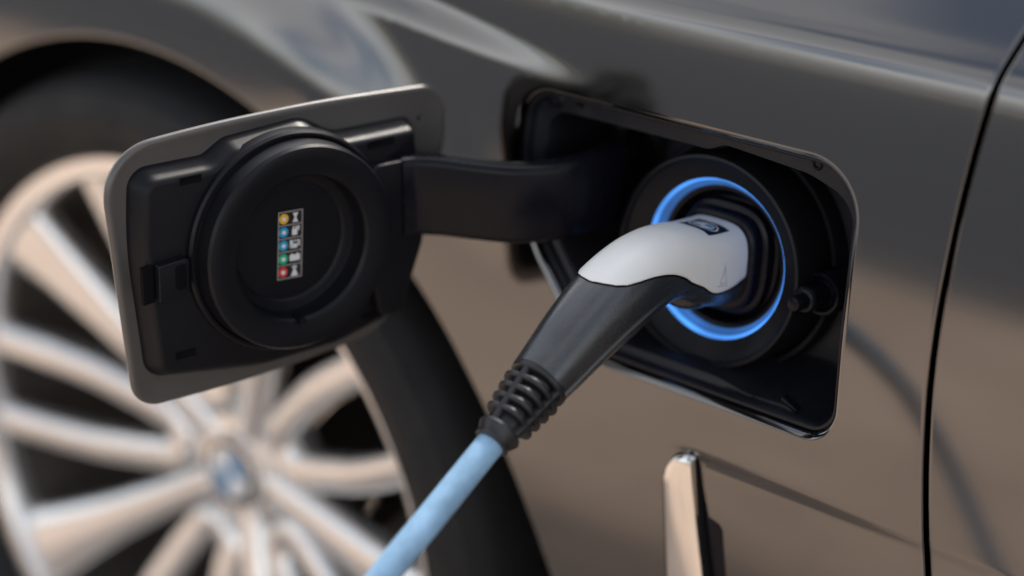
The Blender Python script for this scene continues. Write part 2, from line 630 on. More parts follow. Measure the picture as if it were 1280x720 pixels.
OPN = [(p.x, p.y) for p in OPEN]
def toward(pl, inward=True):
    s = 1 if area(pl) > 0 else -1
    out = []
    n = len(pl)
    for i in range(n):
        d = (Vector(pl[(i + 1) % n]) - Vector(pl[i - 1])).normalized()
        out.append((-d.y * s, d.x * s))
    return out
fender = panel('front_fender', outer, [OPEN], [
    (OPN, toward(OPEN), True, 0.006, 0.0040),
    (arch, arch_in, False, 0.025, 0.004),
    (gap_f, [(1, 0)] * len(gap_f), False, 0.02, 0.0022)], GRID, car)

douter = [(x, z) for x, z in gap_d][::-1] + [(x, GZS[0]) for x in np.arange(gap_d[0][0] + 0.02, 0.58, 0.02)] + [(0.58, z) for z in np.arange(GZS[0], GZS[-1], 0.02)] + [(x, GZS[-1]) for x in np.arange(0.58, gap_d[-1][0] + 0.015, -0.02)]
door = panel('front_door', douter, [], [(gap_d, [(-1, 0)] * len(gap_d), False, 0.02, 0.0022)], GRID, car)

# bonnet above the fender and the dark side window above the door (only their reflections and shade reach the picture)
bz = float(GZS[-1])
by = float(body(0.0, bz))
prof_ = [(by + 0.004, bz + 0.001), (by + 0.03, bz + 0.022), (by + 0.10, bz + 0.060), (by + 0.22, bz + 0.092), (by + 0.40, bz + 0.112), (by + 0.70, bz + 0.118)]
v, f = [], []
for i, (yy_, zz_) in enumerate(prof_):
    v += [(-0.98, yy_, zz_ - 0.03), (-0.5, yy_, zz_ - 0.008), (0.18, yy_, zz_)]
for i in range(len(prof_) - 1):
    for k in range(2):
        f.append((i * 3 + k, i * 3 + k + 1, i * 3 + 4 + k, i * 3 + 3 + k))
link_mesh('bonnet', v, f, M['paint'], car, sharp=60)
# greenhouse: side profile (x, z) from the pillar foot over the roof to the tail, leaning inwards with height
gh = [(0.24, bz + 0.004), (0.95, bz + 0.50), (1.30, bz + 0.555), (2.10, bz + 0.56), (2.75, bz + 0.46), (3.30, bz + 0.13), (3.30, bz + 0.004)]
def lean(z, side):
    t = (z - bz) / 0.56
    y0 = by + 0.012 + 0.24 * t
    return y0 if side == 0 else 1.45 - 0.24 * t
n = len(gh)
v = [(x, lean(z, 0), z) for x, z in gh] + [(x, lean(z, 1), z) for x, z in gh]
f = [tuple(range(n)), tuple(range(2 * n - 1, n - 1, -1))] + [(k, n + k, n + (k + 1) % n, (k + 1) % n) for k in range(n)]
link_mesh('cabin', v, f, M['glass'], car, smooth=False)
# rear body side beyond the door
xs_ = np.linspace(0.585, 3.3, 12)
zs_ = np.concatenate([np.linspace(-0.54, 0.12, 14), np.linspace(0.128, 0.15, 8), np.linspace(0.16, bz, 5)])
v = [(x, float(body(0.58, z)) + 0.012 * max(0, x - 2.2) ** 2, z) for z in zs_ for x in xs_]
f = [(i * 12 + k, i * 12 + k + 1, (i + 1) * 12 + k + 1, (i + 1) * 12 + k) for i in range(len(zs_) - 1) for k in range(11)]
link_mesh('rear_door', v, f, M['paint'], car, sharp=70)
# black backing, put in as the gap's shade, behind the shut line
sv_, sf_ = [], []
for x, z in zip(_gx, GZS):
    y = float(body(x, z)) + 0.016
    sv_ += [(x - 0.014, y, z), (x + 0.014, y, z), (x + 0.014, y + 0.006, z), (x - 0.014, y + 0.006, z)]
for i in range(len(GZS) - 1):
    for k in range(4):
        k2 = (k + 1) % 4
        sf_.append((i * 4 + k, i * 4 + k2, i * 4 + 4 + k2, i * 4 + 4 + k))
sf_ += [(3, 2, 1, 0), tuple(len(sv_) - 4 + k for k in range(4))]
link_mesh('gap_backing', sv_, sf_, M['joint_shade'], car)

# ------------------------------------------------------------------ wheel arch liner
lv, lf = lathe([(0.20, 0.36), (ARCH_R + 0.03, 0.35), (ARCH_R + 0.045, 0.20), (ARCH_R + 0.045, 0.03), (ARCH_R + 0.06, -0.005)], 96)
v2, f2 = lathe([(0.001, 0.36), (0.20, 0.36)], 96)
acc = Acc().add(lv, lf).add(v2, f2)
keepf = []
m_ = Matrix.Translation((WC.x, 0, WC.z)) @ Matrix.Rotation(rad(-90), 4, 'X')
wv = [tuple(m_ @ Vector(v)) for v in acc.v]
for f in acc.f:
    if min(wv[i][2] for i in f) > GZ + 0.02:
        keepf.append(f)
link_mesh('wheel_arch_liner', wv, keepf, M['liner'], car)

# ------------------------------------------------------------------ wheel
def wm(y=0.0):       # local +Z of the lathe points out of the car (-y)
    return Matrix.Translation((WC.x, y, WC.z)) @ Matrix.Rotation(rad(90), 4, 'X')
# rim barrel and lip: (radius, outward)
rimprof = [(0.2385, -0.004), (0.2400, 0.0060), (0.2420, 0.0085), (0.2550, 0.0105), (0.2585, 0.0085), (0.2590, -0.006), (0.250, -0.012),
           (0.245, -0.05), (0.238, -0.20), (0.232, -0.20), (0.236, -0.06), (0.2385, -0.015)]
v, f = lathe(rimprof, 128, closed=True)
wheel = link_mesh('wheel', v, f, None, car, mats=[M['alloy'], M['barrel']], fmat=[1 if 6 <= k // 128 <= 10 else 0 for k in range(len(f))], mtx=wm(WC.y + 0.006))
# tyre
tp = [(0.2575, -0.016), (0.2580, 0.004), (0.2605, 0.014), (0.268, 0.019), (0.272, 0.0185), (0.276, 0.0215), (0.292, 0.0245), (0.306, 0.0235), (0.318, 0.019),
      (0.3195, 0.0165), (0.3265, 0.010), (0.3305, -0.001), (0.3340, -0.018), (0.3350, -0.040)]
tp2 = [(0.3350, -0.040), (0.3270, -0.041), (0.3270, -0.049), (0.3357, -0.050), (0.336, -0.085), (0.328, -0.086), (0.328, -0.095), (0.336, -0.096),
       (0.3357, -0.130), (0.3275, -0.131), (0.3275, -0.139), (0.3350, -0.140), (0.3335, -0.165), (0.322, -0.195), (0.295, -0.208), (0.262, -0.200)]
def shrink(p):
    return [(0.2575 + (r - 0.2575) * (TYRE_R - 0.2575) / (0.336 - 0.2575), a) for r, a in p]
tp, tp2 = shrink(tp), shrink(tp2)
v, f = lathe(tp + tp2[1:], 160)
tyre = link_mesh('tyre', v, f, M['rubber'], wheel, mtx=wm(WC.y))
# shoulder blocks of the tread
acc = Acc()
nb = 84
for k in range(nb):
    a = 2 * math.pi * k / nb
    for (y0, y1, r0, r1) in ((-0.004, -0.036, 0.3295, 0.3368),):
        w = 2 * math.pi / nb * 0.40
        vv = []
        for yy, rr0, rr1 in ((y0, TYRE_R - 0.014, TYRE_R - 0.0048), (y1, TYRE_R - 0.008, TYRE_R + 0.0006)):
            for da in (-w, w):
                for r_ in (rr0, rr1):
                    vv.append((r_ * math.cos(a + da + yy * 0.8), r_ * math.sin(a + da + yy * 0.8), yy))
        ff = [(0, 1, 3, 2), (4, 6, 7, 5), (0, 4, 5, 1), (2, 3, 7, 6), (1, 5, 7, 3), (0, 2, 6, 4)]
        acc.add(vv, ff)
tb = link_mesh('tread_blocks', acc.v, acc.f, M['rubber'], wheel, mtx=wm(WC.y), smooth=False)
tb['kind'] = 'stuff'

HUBY = 0.030     # the hub sits deeper than the lip (concave wheel)
def spoke_y(r):
    return HUBY - 0.050 * min(1.0, r / 0.245) ** 1.3
def wpt(r, a, dy=0.0):
    return (WC.x + r * math.cos(a), spoke_y(r) + dy, WC.z + r * math.sin(a))
def spoke_section(w, h=0.024, c=0.006):
    return [(-w, -h), (-w, -c), (-w + c * 0.55, -c * 0.22), (-w * 0.5, 0.0010), (w * 0.5, 0.0010), (w - c * 0.55, -c * 0.22), (w, -c), (w, -h)]
def U_path(off, w_rim=11.0):
    """U-shaped twin spoke: out along one leg, round near the hub, back along the other"""
    pts = []
    legs = []
    for r in np.linspace(0.246, 0.088, 22):
        t = (r - 0.088) / (0.246 - 0.088)
        half = interp(r, [0.088, 0.10, 0.15, 0.18, 0.246], [0.0200, 0.0235, 0.0325, 0.0350, 0.0372])      # metres sideways of the axis of the U
        legs.append((r, half))
    for r, hlf in legs:
        pts.append((math.sqrt(r * r - hlf * hlf), hlf))
    cx = pts[-1][0]
    hb = pts[-1][1]
    for k in range(1, 12):
        a = math.pi * k / 12
        pts.append((cx - 0.022 * math.sin(a), hb * math.cos(a)))
    for r, hlf in legs[::-1]:
        pts.append((math.sqrt(r * r - hlf * hlf), -hlf))
    out, ups = [], []
    for x, y in pts:
        r = math.hypot(x, y)
        a = math.atan2(y, x) + off
        out.append(wpt(r, a))
        ups.append((0.20 * math.cos(a), -1.0, 0.20 * math.sin(a)))
    return out, ups
for k in range(5):
    # wide single spokes
    a = rad(68 + 72 * k)
    rs = np.linspace(0.025, 0.249, 20)
    path = [wpt(r, a, -0.002) for r in rs]
    ws = [interp(r, [0.02, 0.06, 0.10, 0.15, 0.20, 0.25], [0.013, 0.0135, 0.0155, 0.0195, 0.0260, 0.0350]) for r in rs]
    v, f = sweep(path, lambda i: spoke_section(float(ws[i]), 0.018, 0.006), upv=(0, -1, 0))
    link_mesh('single_spoke', v, f, M['alloy'], wheel, sharp=50)
    path, ups = U_path(rad(32 + 72 * k))
    v, f = sweep(path, lambda i: spoke_section(0.0132, 0.015, 0.0045), upv=ups)
    link_mesh('twin_spoke', v, f, M['alloy'], wheel, sharp=50)
    # web that ties the U to the hub
    a = rad(32 + 72 * k)
    rs = np.linspace(0.025, 0.078, 6)
    v, f = sweep([wpt(r, a, 0.012) for r in rs], lambda i: spoke_section(0.010, 0.014, 0.004), upv=(0, -1, 0))
    link_mesh('spoke_web', v, f, M['alloy'], wheel, sharp=50)
# hub, cap, bolts
v, f = lathe([(0.046, -0.03), (0.046, 0.004), (0.043, 0.008), (0.033, 0.0095), (0.031, 0.004), (0.0, 0.004)], 64)
link_mesh('hub', v, f, M['alloy'], wheel, mtx=wm(HUBY + 0.004))
v, f = lathe([(0.0305, 0.0), (0.0305, 0.008), (0.029, 0.0105), (0.0265, 0.0110)], 64)
cc = Acc().add(v, f, 0)
v, f = lathe([(0.0265, 0.0110), (0.0215, 0.0122)], 64)
cc.add(v, f, 1)
v, f = lathe([(0.0215, 0.0122), (0.0200, 0.0126)], 64)
cc.add(v, f, 0)
for q in range(4):
    n = 12
    vv = [(0, 0, 0.0135)] + [(0.0200 * math.cos(math.pi / 2 * (q + k / n)), 0.0200 * math.sin(math.pi / 2 * (q + k / n)), 0.0126) for k in range(n + 1)]
    cc.add(vv, [(0, k + 1, k + 2) for k in range(n)], 2 if q % 2 else 3)
link_mesh('hub_roundel', cc.v, cc.f, None, wheel, mats=[M['chrome'], M['navy'], M['white'], M['skyblue']], fmat=cc.m, mtx=wm(HUBY))
for k in range(5):
    a = rad(32 + 36 + 72 * k + 36)
    v, f = lathe([(0.0, 0.010), (0.006, 0.010), (0.009, 0.007), (0.0095, 0.0), (0.0095, -0.02)], 6)
    bx_ = (WC.x + 0.058 * math.cos(a), HUBY + 0.0, WC.z + 0.058 * math.sin(a))
    link_mesh('wheel_bolt', v, f, M['chrome'], wheel, mtx=Matrix.Translation(bx_) @ Matrix.Rotation(rad(90), 4, 'X'), sharp=30)
# brake disc and caliper behind the spokes
v, f = lathe([(0.085, 0.03), (0.092, 0.004), (0.172, 0.004), (0.172, -0.026), (0.085, -0.026)], 96)
link_mesh('brake_disc', v, f, M['steel'], wheel, mtx=wm(0.125))
cal = []
for a in np.linspace(rad(150), rad(215), 14):
    cal.append((WC.x + 0.165 * math.cos(a), 0.105, WC.z + 0.165 * math.sin(a)))
v, f = sweep(cal, lambda i: [(-0.032, -0.05), (-0.032, 0.008), (-0.024, 0.016), (0.024, 0.016), (0.032, 0.008), (0.032, -0.05)], upv=(0, -1, 0))
link_mesh('brake_caliper', v, f, M['steel'], wheel)

# ------------------------------------------------------------------ chrome blade and vent below the port
def trim_outline():
    return resample(round_poly([(-0.0015, -0.118, 0.016), (0.0065, -0.1035, 0.006), (0.0165, -0.1005, 0.0028), (0.0190, -0.1050, 0.004),
                                (0.0335, -0.175, 0.3), (0.050, -0.270, 0.004), (0.020, -0.282, 0.006), (0.0055, -0.19, 0.3)], 8), 0.003)
tl = trim_outline()
def on_body(pl, offs):
    return [[(p[0], float(body(min(p[0], 0.016), p[1])) - d, p[1]) for p in inset(pl, i)] for i, d in offs]
zr = np.concatenate([-0.1005 - 0.0175 * np.linspace(0, 1, 14) ** 1.6, np.linspace(-0.121, -0.278, 40)])
v, f = [], []
NU = 13
for z in zr:
    xl_ = interp(-z, [0.1005, 0.1012, 0.1035, 0.107, 0.112, 0.118, 0.19, 0.282], [0.0140, 0.0105, 0.0065, 0.0032, 0.0004, -0.0012, 0.0055, 0.020])
    xr_ = interp(-z, [0.1005, 0.1015, 0.105, 0.175, 0.28], [0.0160, 0.0178, 0.0190, 0.0335, 0.0525])
    yb = float(body(0.0, z))
    endf = min(1.0, (abs(z + 0.1005) / 0.004)) ** 0.5
    for k in range(NU):
        u = -1 + 2 * k / (NU - 1)
        h = (0.0034 + 0.0010 * (1 - u * u)) * (1 - max(0, abs(u) - 0.80) ** 2 / 0.04 * 0.8) * (0.25 + 0.75 * endf)
        if k in (0, NU - 1):
            h = -0.010
        uu = math.copysign(min(1.0, abs(u) / 0.985), u) if k not in (0, NU - 1) else u
        v.append((xl_ + (xr_ - xl_) * (uu + 1) / 2, yb - h, z))
for i in range(len(zr) - 1):
    for k in range(NU - 1):
        f.append((i * NU + k, i * NU + k + 1, (i + 1) * NU + k + 1, (i + 1) * NU + k))
blade = link_mesh('vent_blade', v, f, M['chrome'], car, sharp=60)
v, f = stack([[(p[0], float(body(0.0, p[1])) + 0.012, p[1]) for p in q] for q in (inset(tl, -0.0012),)] + [[(p[0], float(body(min(p[0], 0.016), p[1])) - 0.0004, p[1]) for p in inset(tl, -0.0012)]])
link_mesh('vent_blade_gasket', v, f, M['joint_shade'], car)
vo = resample(round_poly([(0.0245, -0.1345, 0.002), (0.0375, -0.1380, 0.003), (0.0560, -0.262, 0.004), (0.0430, -0.270, 0.003)], 6), 0.004)
v, f = stack([[(p[0], float(body(p[0], p[1])) + 0.012, p[1]) for p in vo], [(p[0], float(body(p[0], p[1])) - 0.0006, p[1]) for p in vo]])
link_mesh('vent_slot', v, f, M['plastic_gloss'], car)

# ------------------------------------------------------------------ charging port
OPEN = inset(OPEN0, 0.0012)
PN = Vector((0, -1, 0.105)).normalized()       # port axis, outwards
PM = axis_mtx((0, 0, 0), PN)
def ybody(p):
    return float(body(p[0], p[1]))
acc = Acc()
o1 = inset(OPEN, 0.0016)
ledge_in = resample(round_poly([(-0.108, 0.0655, 0.012), (-0.110, 0.030, 0.03), (-0.092, -0.012, 0.04), (-0.052, -0.0560, 0.016), (0.020, -0.0560, 0.02),
                                (0.040, -0.0600, 0.01), (0.066, -0.0590, 0.008), (0.070, -0.0630, 0.006), (0.0955, -0.0625, 0.012), (0.0940, -0.01, 0.2), (0.0925, 0.058, 0.022),
                                (0.062, 0.0665, 0.01), (0.010, 0.0705, 0.01), (0.0, 0.0655, 0.01)], 6), 0.0025)
if area(ledge_in) < 0:
    ledge_in.reverse()
def match(pl, ref):
    """resample pl to len(ref) points that follow ref by angle about the middle"""
    c = Vector((-0.005, 0.006))
    A = np.array([math.atan2(p.y - c.y, p.x - c.x) for p in pl])
    Rr = np.array([(p - c).length for p in pl])
    o = np.argsort(A)
    A, Rr = A[o], Rr[o]
    A = np.concatenate([A - 2 * math.pi, A, A + 2 * math.pi])
    Rr = np.concatenate([Rr, Rr, Rr])
    out = []
    for p in ref:
        a = math.atan2(p.y - c.y, p.x - c.x)
        r = float(np.interp(a, A, Rr))
        out.append(c + Vector((math.cos(a), math.sin(a))) * r)
    return out
li = match(ledge_in, o1)
def lev(pl, fn):
    return [(p[0], fn(p), p[1]) for p in pl]
LED = 0.0085
def mixpl(a, b, t):
    return [Vector(p).lerp(Vector(q), t) for p, q in zip(a, b)]
levels = [lev(inset(OPEN, -0.004), lambda p: ybody(p) + 0.0085), lev(inset(OPEN, 0.0006), lambda p: ybody(p) + 0.0062), lev(inset(OPEN, 0.0014), lambda p: ybody(p) + 0.0050),
          lev(inset(OPEN, 0.0030), lambda p: ybody(p) + 0.0050), lev(inset(OPEN, 0.0038), lambda p: ybody(p) + 0.0062), lev(inset(OPEN, 0.0042), lambda p: ybody(p) + LED + 0.002),
          lev(mixpl(o1, li, 0.6), lambda p: ybody(p) + LED + 0.003), lev(mixpl(o1, li, 0.92), lambda p: ybody(p) + LED + 0.0032), lev(li, lambda p: ybody(p) + LED + 0.005),
          lev(inset(li, 0.002), lambda p: ybody(p) + LED + 0.016), lev(inset(li, 0.004), lambda p: 0.030 - 0.10 * p[1] + 0.002), ]
# hinge pocket: the front third of the floor drops deeper
floor_ring = inset(li, 0.006)
def floor_y(p):
    return 0.030 + 0.105 * p[1] + 0.045 * float(sstep(-p[0], 0.060, 0.068))
levels[-1] = lev(inset(li, 0.005), lambda p: floor_y(p) - 0.003)
levels.append(lev(inset(li, 0.008), floor_y))
v, f = stack(levels, cap0=False, cap1=False)
acc.add(v, f)
house = link_mesh('port_pocket', acc.v, acc.f, M['pocket'], car, sharp=42)
# floor plate (grid clipped by the pocket outline)
fo = [Vector(p) for p in inset(li, 0.0079)]
fgx, fgz = np.meshgrid(np.arange(-0.12, 0.11, 0.004), np.arange(-0.07, 0.08, 0.008))
G = np.stack([fgx.ravel(), fgz.ravel()], -1)
G = G[inside(G, [(p.x, p.y) for p in inset(fo, 0.001)])]
pts, tris = sheet_from_outline(fo, [], [tuple(p) for p in G])
cen = np.array([pts[list(t)].mean(0) for t in tris])
ok = inside(cen, [(p.x, p.y) for p in fo])
link_mesh('port_floor', [(p[0], floor_y(p), p[1]) for p in pts], [t for t, k in zip(tris, ok) if k], M['pocket'], house, sharp=50)
# round housing: (radius, outwards)
prof = [(0.0665, -0.040), (0.0665, -0.020), (0.0655, -0.018), (0.0632, -0.018), (0.0622, -0.0195), (0.0612, -0.021), (0.0606, -0.012), (0.0602, 0.0075), (0.0592, 0.0092), (0.0576, 0.0096), (0.0566, 0.0086),
        (0.0562, 0.0068), (0.0520, 0.0035), (0.0468, 0.0012), (0.0452, 0.0003)]
v, f = lathe(prof, 128)
link_mesh('socket_rim', v, f, M['plastic'], house, mtx=PM, sharp=30)
lr = Acc().add(*lathe([(0.0452, 0.0003), (0.0448, 0.0), (0.0443, -0.0010), (0.0436, -0.0021)], 128), 0).add(*lathe([(0.0436, -0.0021), (0.0424, -0.0040), (0.0410, -0.0058), (0.0404, -0.0063)], 128), 1)
link_mesh('light_ring', lr.v, lr.f, None, house, mats=[M['light'], M['light_edge']], fmat=lr.m, mtx=PM, sharp=80)
v, f = lathe([(0.0404, -0.0063), (0.0394, -0.0060), (0.0376, -0.0066), (0.0358, -0.016), (0.0345, -0.022), (0.033, -0.0225), (0.0318, -0.021), (0.0305, -0.024), (0.020, -0.026), (0.0, -0.026)], 128)
link_mesh('socket', v, f, M['plastic_gloss'], house, mtx=PM, sharp=30)
# retaining peg of the port cap
def peg(name, base, prof, mat, seg=32):
    v, f = lathe(prof, seg)
    return link_mesh(name, v, f, mat, house, mtx=axis_mtx(base, PN), sharp=30)
peg('retaining_peg', (0.0655, 0.026, -0.0062), [(0.0125, -0.004), (0.0125, 0.020), (0.0115, 0.0225), (0.0100, 0.0225), (0.0088, 0.0215), (0.0082, 0.020), (0.0078, 0.0205), (0.0066, 0.022), (0.0060, 0.030), (0.0060, 0.0335),
                                                    (0.0072, 0.0345), (0.0074, 0.0375), (0.0064, 0.039), (0.0046, 0.0395), (0.0040, 0.0425), (0.0046, 0.0440), (0.0046, 0.0465), (0.0036, 0.0485), (0.0, 0.0490)], M['plastic_gloss'])
for (sx_, sz_, r_) in ((-0.106, 0.0725, 0.0048), (-0.088, 0.0735, 0.0022), (0.068, 0.0735, 0.0026), (0.046, -0.0640, 0.0028)):
    y_ = float(body(sx_, sz_)) + LED + 0.003
    v, f = lathe([(r_ * 1.25, -0.003), (r_ * 1.25, 0.0006), (r_, 0.0014), (r_ * 0.72, 0.0014), (r_ * 0.55, -0.0008), (0, -0.0008)], 24)
    link_mesh('clip_screw', v, f, M['plastic_gloss'], house, mtx=axis_mtx((sx_, y_, sz_), PN))
# little drain tab on the lower ledge
v, f = box(0, 0, 0, 0.011, 0.006, 0.003, 0.0008)
link_mesh('drain_tab', v, f, M['plastic_gloss'], house, mtx=Matrix.Translation((0.0665, -0.020, -0.0595)) @ Matrix.Rotation(rad(28), 4, 'Y'))

# ------------------------------------------------------------------ charging flap
FA = rad(258)
FM = Matrix.Translation((-0.155, -0.060, 0)) @ Matrix.Rotation(FA, 4, 'Z')       # X along the flap from its hinge, Y the inner side
FO = resample(round_poly([(-0.0105, 0.0815, 0.020), (0.073, 0.0868, 0.9), (0.140, 0.0872, 0.9), (0.2035, 0.0835, 0.030), (0.2000, 0.0150, 0.9), (0.1945, -0.0630, 0.017), (0.121, -0.0648, 0.9),
                          (0.0345, -0.0590, 0.026), (0.0150, -0.0070, 0.3), (-0.0095, 0.0470, 0.04)], 10), 0.0025)
if area(FO) < 0:
    FO.reverse()
def bow(s, z):            # the flap follows the body's gentle curve
    return -0.25 * ((z - 0.012) ** 2) - 0.10 * ((s - 0.10) ** 2)
def flev(pl, y):
    return [(p[0], y + bow(p[0], p[1]), p[1]) for p in pl]
fl_levels = []
for d, y in ((0.060, -0.0045), (0.030, -0.0045), (0.010, -0.0045), (0.0040, -0.0044), (0.0018, -0.0038), (0.0006, -0.0028), (0.0, -0.0012), (0.0003, 0.0004), (0.0011, 0.0012), (0.0024, 0.0014), (0.0040, 0.0012), (0.006, 0.0010), (0.012, 0.0006), (0.020, 0.0006), (0.040, 0.0006)):
    fl_levels.append(flev(inset(FO, d) if d < 0.03 else [Vector((0.098, 0.010)).lerp(Vector(p), 1 - d / 0.075) for p in FO], y))
v, f = stack(fl_levels)
nfo = len(FO)
fm_ = [1 if k >= 6 * nfo else 0 for k in range(len(f))]
fm_[-2] = 0
flap = link_mesh('charging_flap', v, f, None, car, mats=[M['paint'], M['paint_satin']], fmat=fm_, mtx=FM, sharp=60)
flap['label'] = 'painted grey flap standing open, its black inner side showing'
LI = resample(round_poly([(0.0155, 0.0665, 0.006), (0.0680, 0.0680, 0.02), (0.0860, 0.0800, 0.018), (0.1330, 0.0780, 0.008), (0.1460, 0.0708, 0.008), (0.1880, 0.0715, 0.011), (0.1925, 0.0300, 0.5), (0.1870, -0.0440, 0.012),
                          (0.165, -0.0480, 0.01), (0.120, -0.0560, 0.05), (0.075, -0.0555, 0.03), (0.0370, -0.0480, 0.014), (0.0200, -0.0060, 0.2), (0.0140, 0.0400, 0.02)], 8), 0.0025)
if area(LI) < 0:
    LI.reverse()
lv_ = [flev(inset(LI, d), y) for d, y in ((-0.001, -0.002), (-0.0006, 0.0015), (0.0006, 0.0035), (0.0036, 0.0102), (0.0044, 0.0116), (0.0056, 0.0124), (0.0072, 0.0126))]
v, f = stack(lv_)
liner = link_mesh('flap_liner', v, f, M['plastic'], flap, mtx=FM, sharp=60)
# step near the hinge (upper pocket is lower than the arm's seat)
st = resample(round_poly([(0.018, 0.049, 0.002), (0.052, 0.0500, 0.004), (0.060, 0.020, 0.01), (0.050, -0.040, 0.006), (0.036, -0.040, 0.006), (0.020, 0.0, 0.02)], 5), 0.003)
v, f = slab(st, 0.010, 0.0185, 0.0014)
link_mesh('hinge_seat', v, f, M['plastic'], flap, mtx=FM)
# round cap that closes over the socket: ring wall, groove and floor
RC = (0.1035, 0.0175)
def fring(prof, seg=128):
    v, f = lathe(prof, seg)
    return v, f
RM = FM @ Matrix.Translation((RC[0], 0, RC[1])) @ Matrix.Rotation(rad(-90), 4, 'X')
v, f = fring([(0.0620, 0.008), (0.0618, 0.0145), (0.0606, 0.0160), (0.0592, 0.0160), (0.0582, 0.0150), (0.0578, 0.0155), (0.0572, 0.0262), (0.0560, 0.0280), (0.0545, 0.0285), (0.0500, 0.0284),
              (0.0420, 0.0276), (0.0408, 0.0270), (0.0400, 0.0258), (0.0396, 0.0160), (0.0388, 0.0146), (0.0376, 0.0142), (0.0345, 0.0140), (0.0335, 0.0135), (0.033, 0.0128), (0.0, 0.0128)])
ring = link_mesh('cap_ring', v, f, M['plastic'], flap, mtx=RM, sharp=30)
v, f = lathe([(0.0, 0.0050), (0.0016, 0.0046), (0.0022, 0.0030), (0.0022, -0.004)], 16)
link_mesh('ring_nub', v, f, M['plastic_gloss'], flap, mtx=FM @ Matrix.Translation((0.1080, 0.0268, -0.0225)) @ Matrix.Rotation(rad(-90), 4, 'X'))
# slots in the liner: flat black plates, their shade put in as colour
def joint_shade(s, z, w, h, d=0.006):
    a = Acc()
    y1 = 0.0126 + bow(s, z) + 0.0003
    W2, H2 = w / 2, h / 2
    out_ = [Vector((s - W2, z - H2)), Vector((s + W2, z - H2)), Vector((s + W2, z + H2)), Vector((s - W2, z + H2))]
    v, f = stack([[(p[0], y1, p[1]) for p in inset(out_, -0.0005)], [(p[0], y1 + 0.0002, p[1]) for p in out_], [(p[0], y1 - 0.0001, p[1]) for p in inset(out_, 0.0004)]], cap0=False)
    link_mesh('slot_shade', v, f, M['joint_shade'], flap, mtx=FM)
for s_, z_, w_, h_ in ((0.1595, 0.0640, 0.0115, 0.0032), (0.1690, -0.0318, 0.0110, 0.0032), (0.0425, 0.0600, 0.016, 0.0034), (0.0520, -0.0400, 0.012, 0.0034)):
    joint_shade(s_, z_, w_, h_)
# latch: a raised hook beside a plate painted with the shade of a slot
v, f = slab([Vector((0.1852, 0.0028)), Vector((0.1915, 0.0022)), Vector((0.1912, 0.0225)), Vector((0.1849, 0.0230))], 0.010, 0.0133, 0.0002)
link_mesh('latch_slot_shade', v, f, M['joint_shade'], flap, mtx=FM)
lo = resample(round_poly([(0.1672, 0.0050, 0.004), (0.1848, 0.0035, 0.0006), (0.1840, 0.0235, 0.0006), (0.1660, 0.0245, 0.002)], 5), 0.0012)
hole = resample(round_poly([(0.1688, 0.0080, 0.0025), (0.1752, 0.0075, 0.0025), (0.1748, 0.0215, 0.001), (0.1684, 0.0220, 0.001)], 5), 0.0012)
v, f = slab(lo, 0.010, 0.0178, 0.0007)
latch = link_mesh('latch', v, f, M['plastic'], flap, mtx=FM)
v, f = slab(hole, 0.0150, 0.0181, 0.0001)  # no opening: a black plate painted in for the hole's shade
link_mesh('latch_hole_shade', v, f, M['joint_shade'], flap, mtx=FM)

# instruction label on the floor of the cap ring
def on_label(s, z, y):     # label frame: slightly turned rectangle
    c = Vector((0.1035, 0.0152))
    q = rad(-4.0)
    return (c.x - (s * math.cos(q) - z * math.sin(q)), y, c.y + s * math.sin(q) + z * math.cos(q))
LY = 0.0131
def label_piece(name, polys, mat, y, th=0.00012):
    a = Acc()
    for pl in polys:
        top = [on_label(p[0], p[1], y + th) for p in pl]
        bot = [on_label(p[0], p[1], y - 0.0002) for p in pl]
        v, f = stack([bot, top])
        a.add(v, f)
    return link_mesh(name, a.v, a.f, mat, flap, mtx=FM, smooth=False)
def rect(x0, z0, x1, z1):
    return [(x0, z0), (x1, z0), (x1, z1), (x0, z1)]
LW, LH = 0.0076, 0.0190
label_piece('instruction_label', [rect(-LW, -LH, LW, LH)], M['black_print'], LY)
w_ = 0.00022
lines = [rect(-LW, -LH, -LW + w_ * 2, LH), rect(LW - w_ * 2, -LH, LW, LH)]
for k in range(6):
    z = -LH + 2 * LH * k / 5
    lines.append(rect(-LW, z - w_, LW, z + w_))
label_piece('label_grid', lines, M['grey_print'], LY + 0.00025)
cols = ['red', 'green', 'cyan', 'cyan', 'yellow']
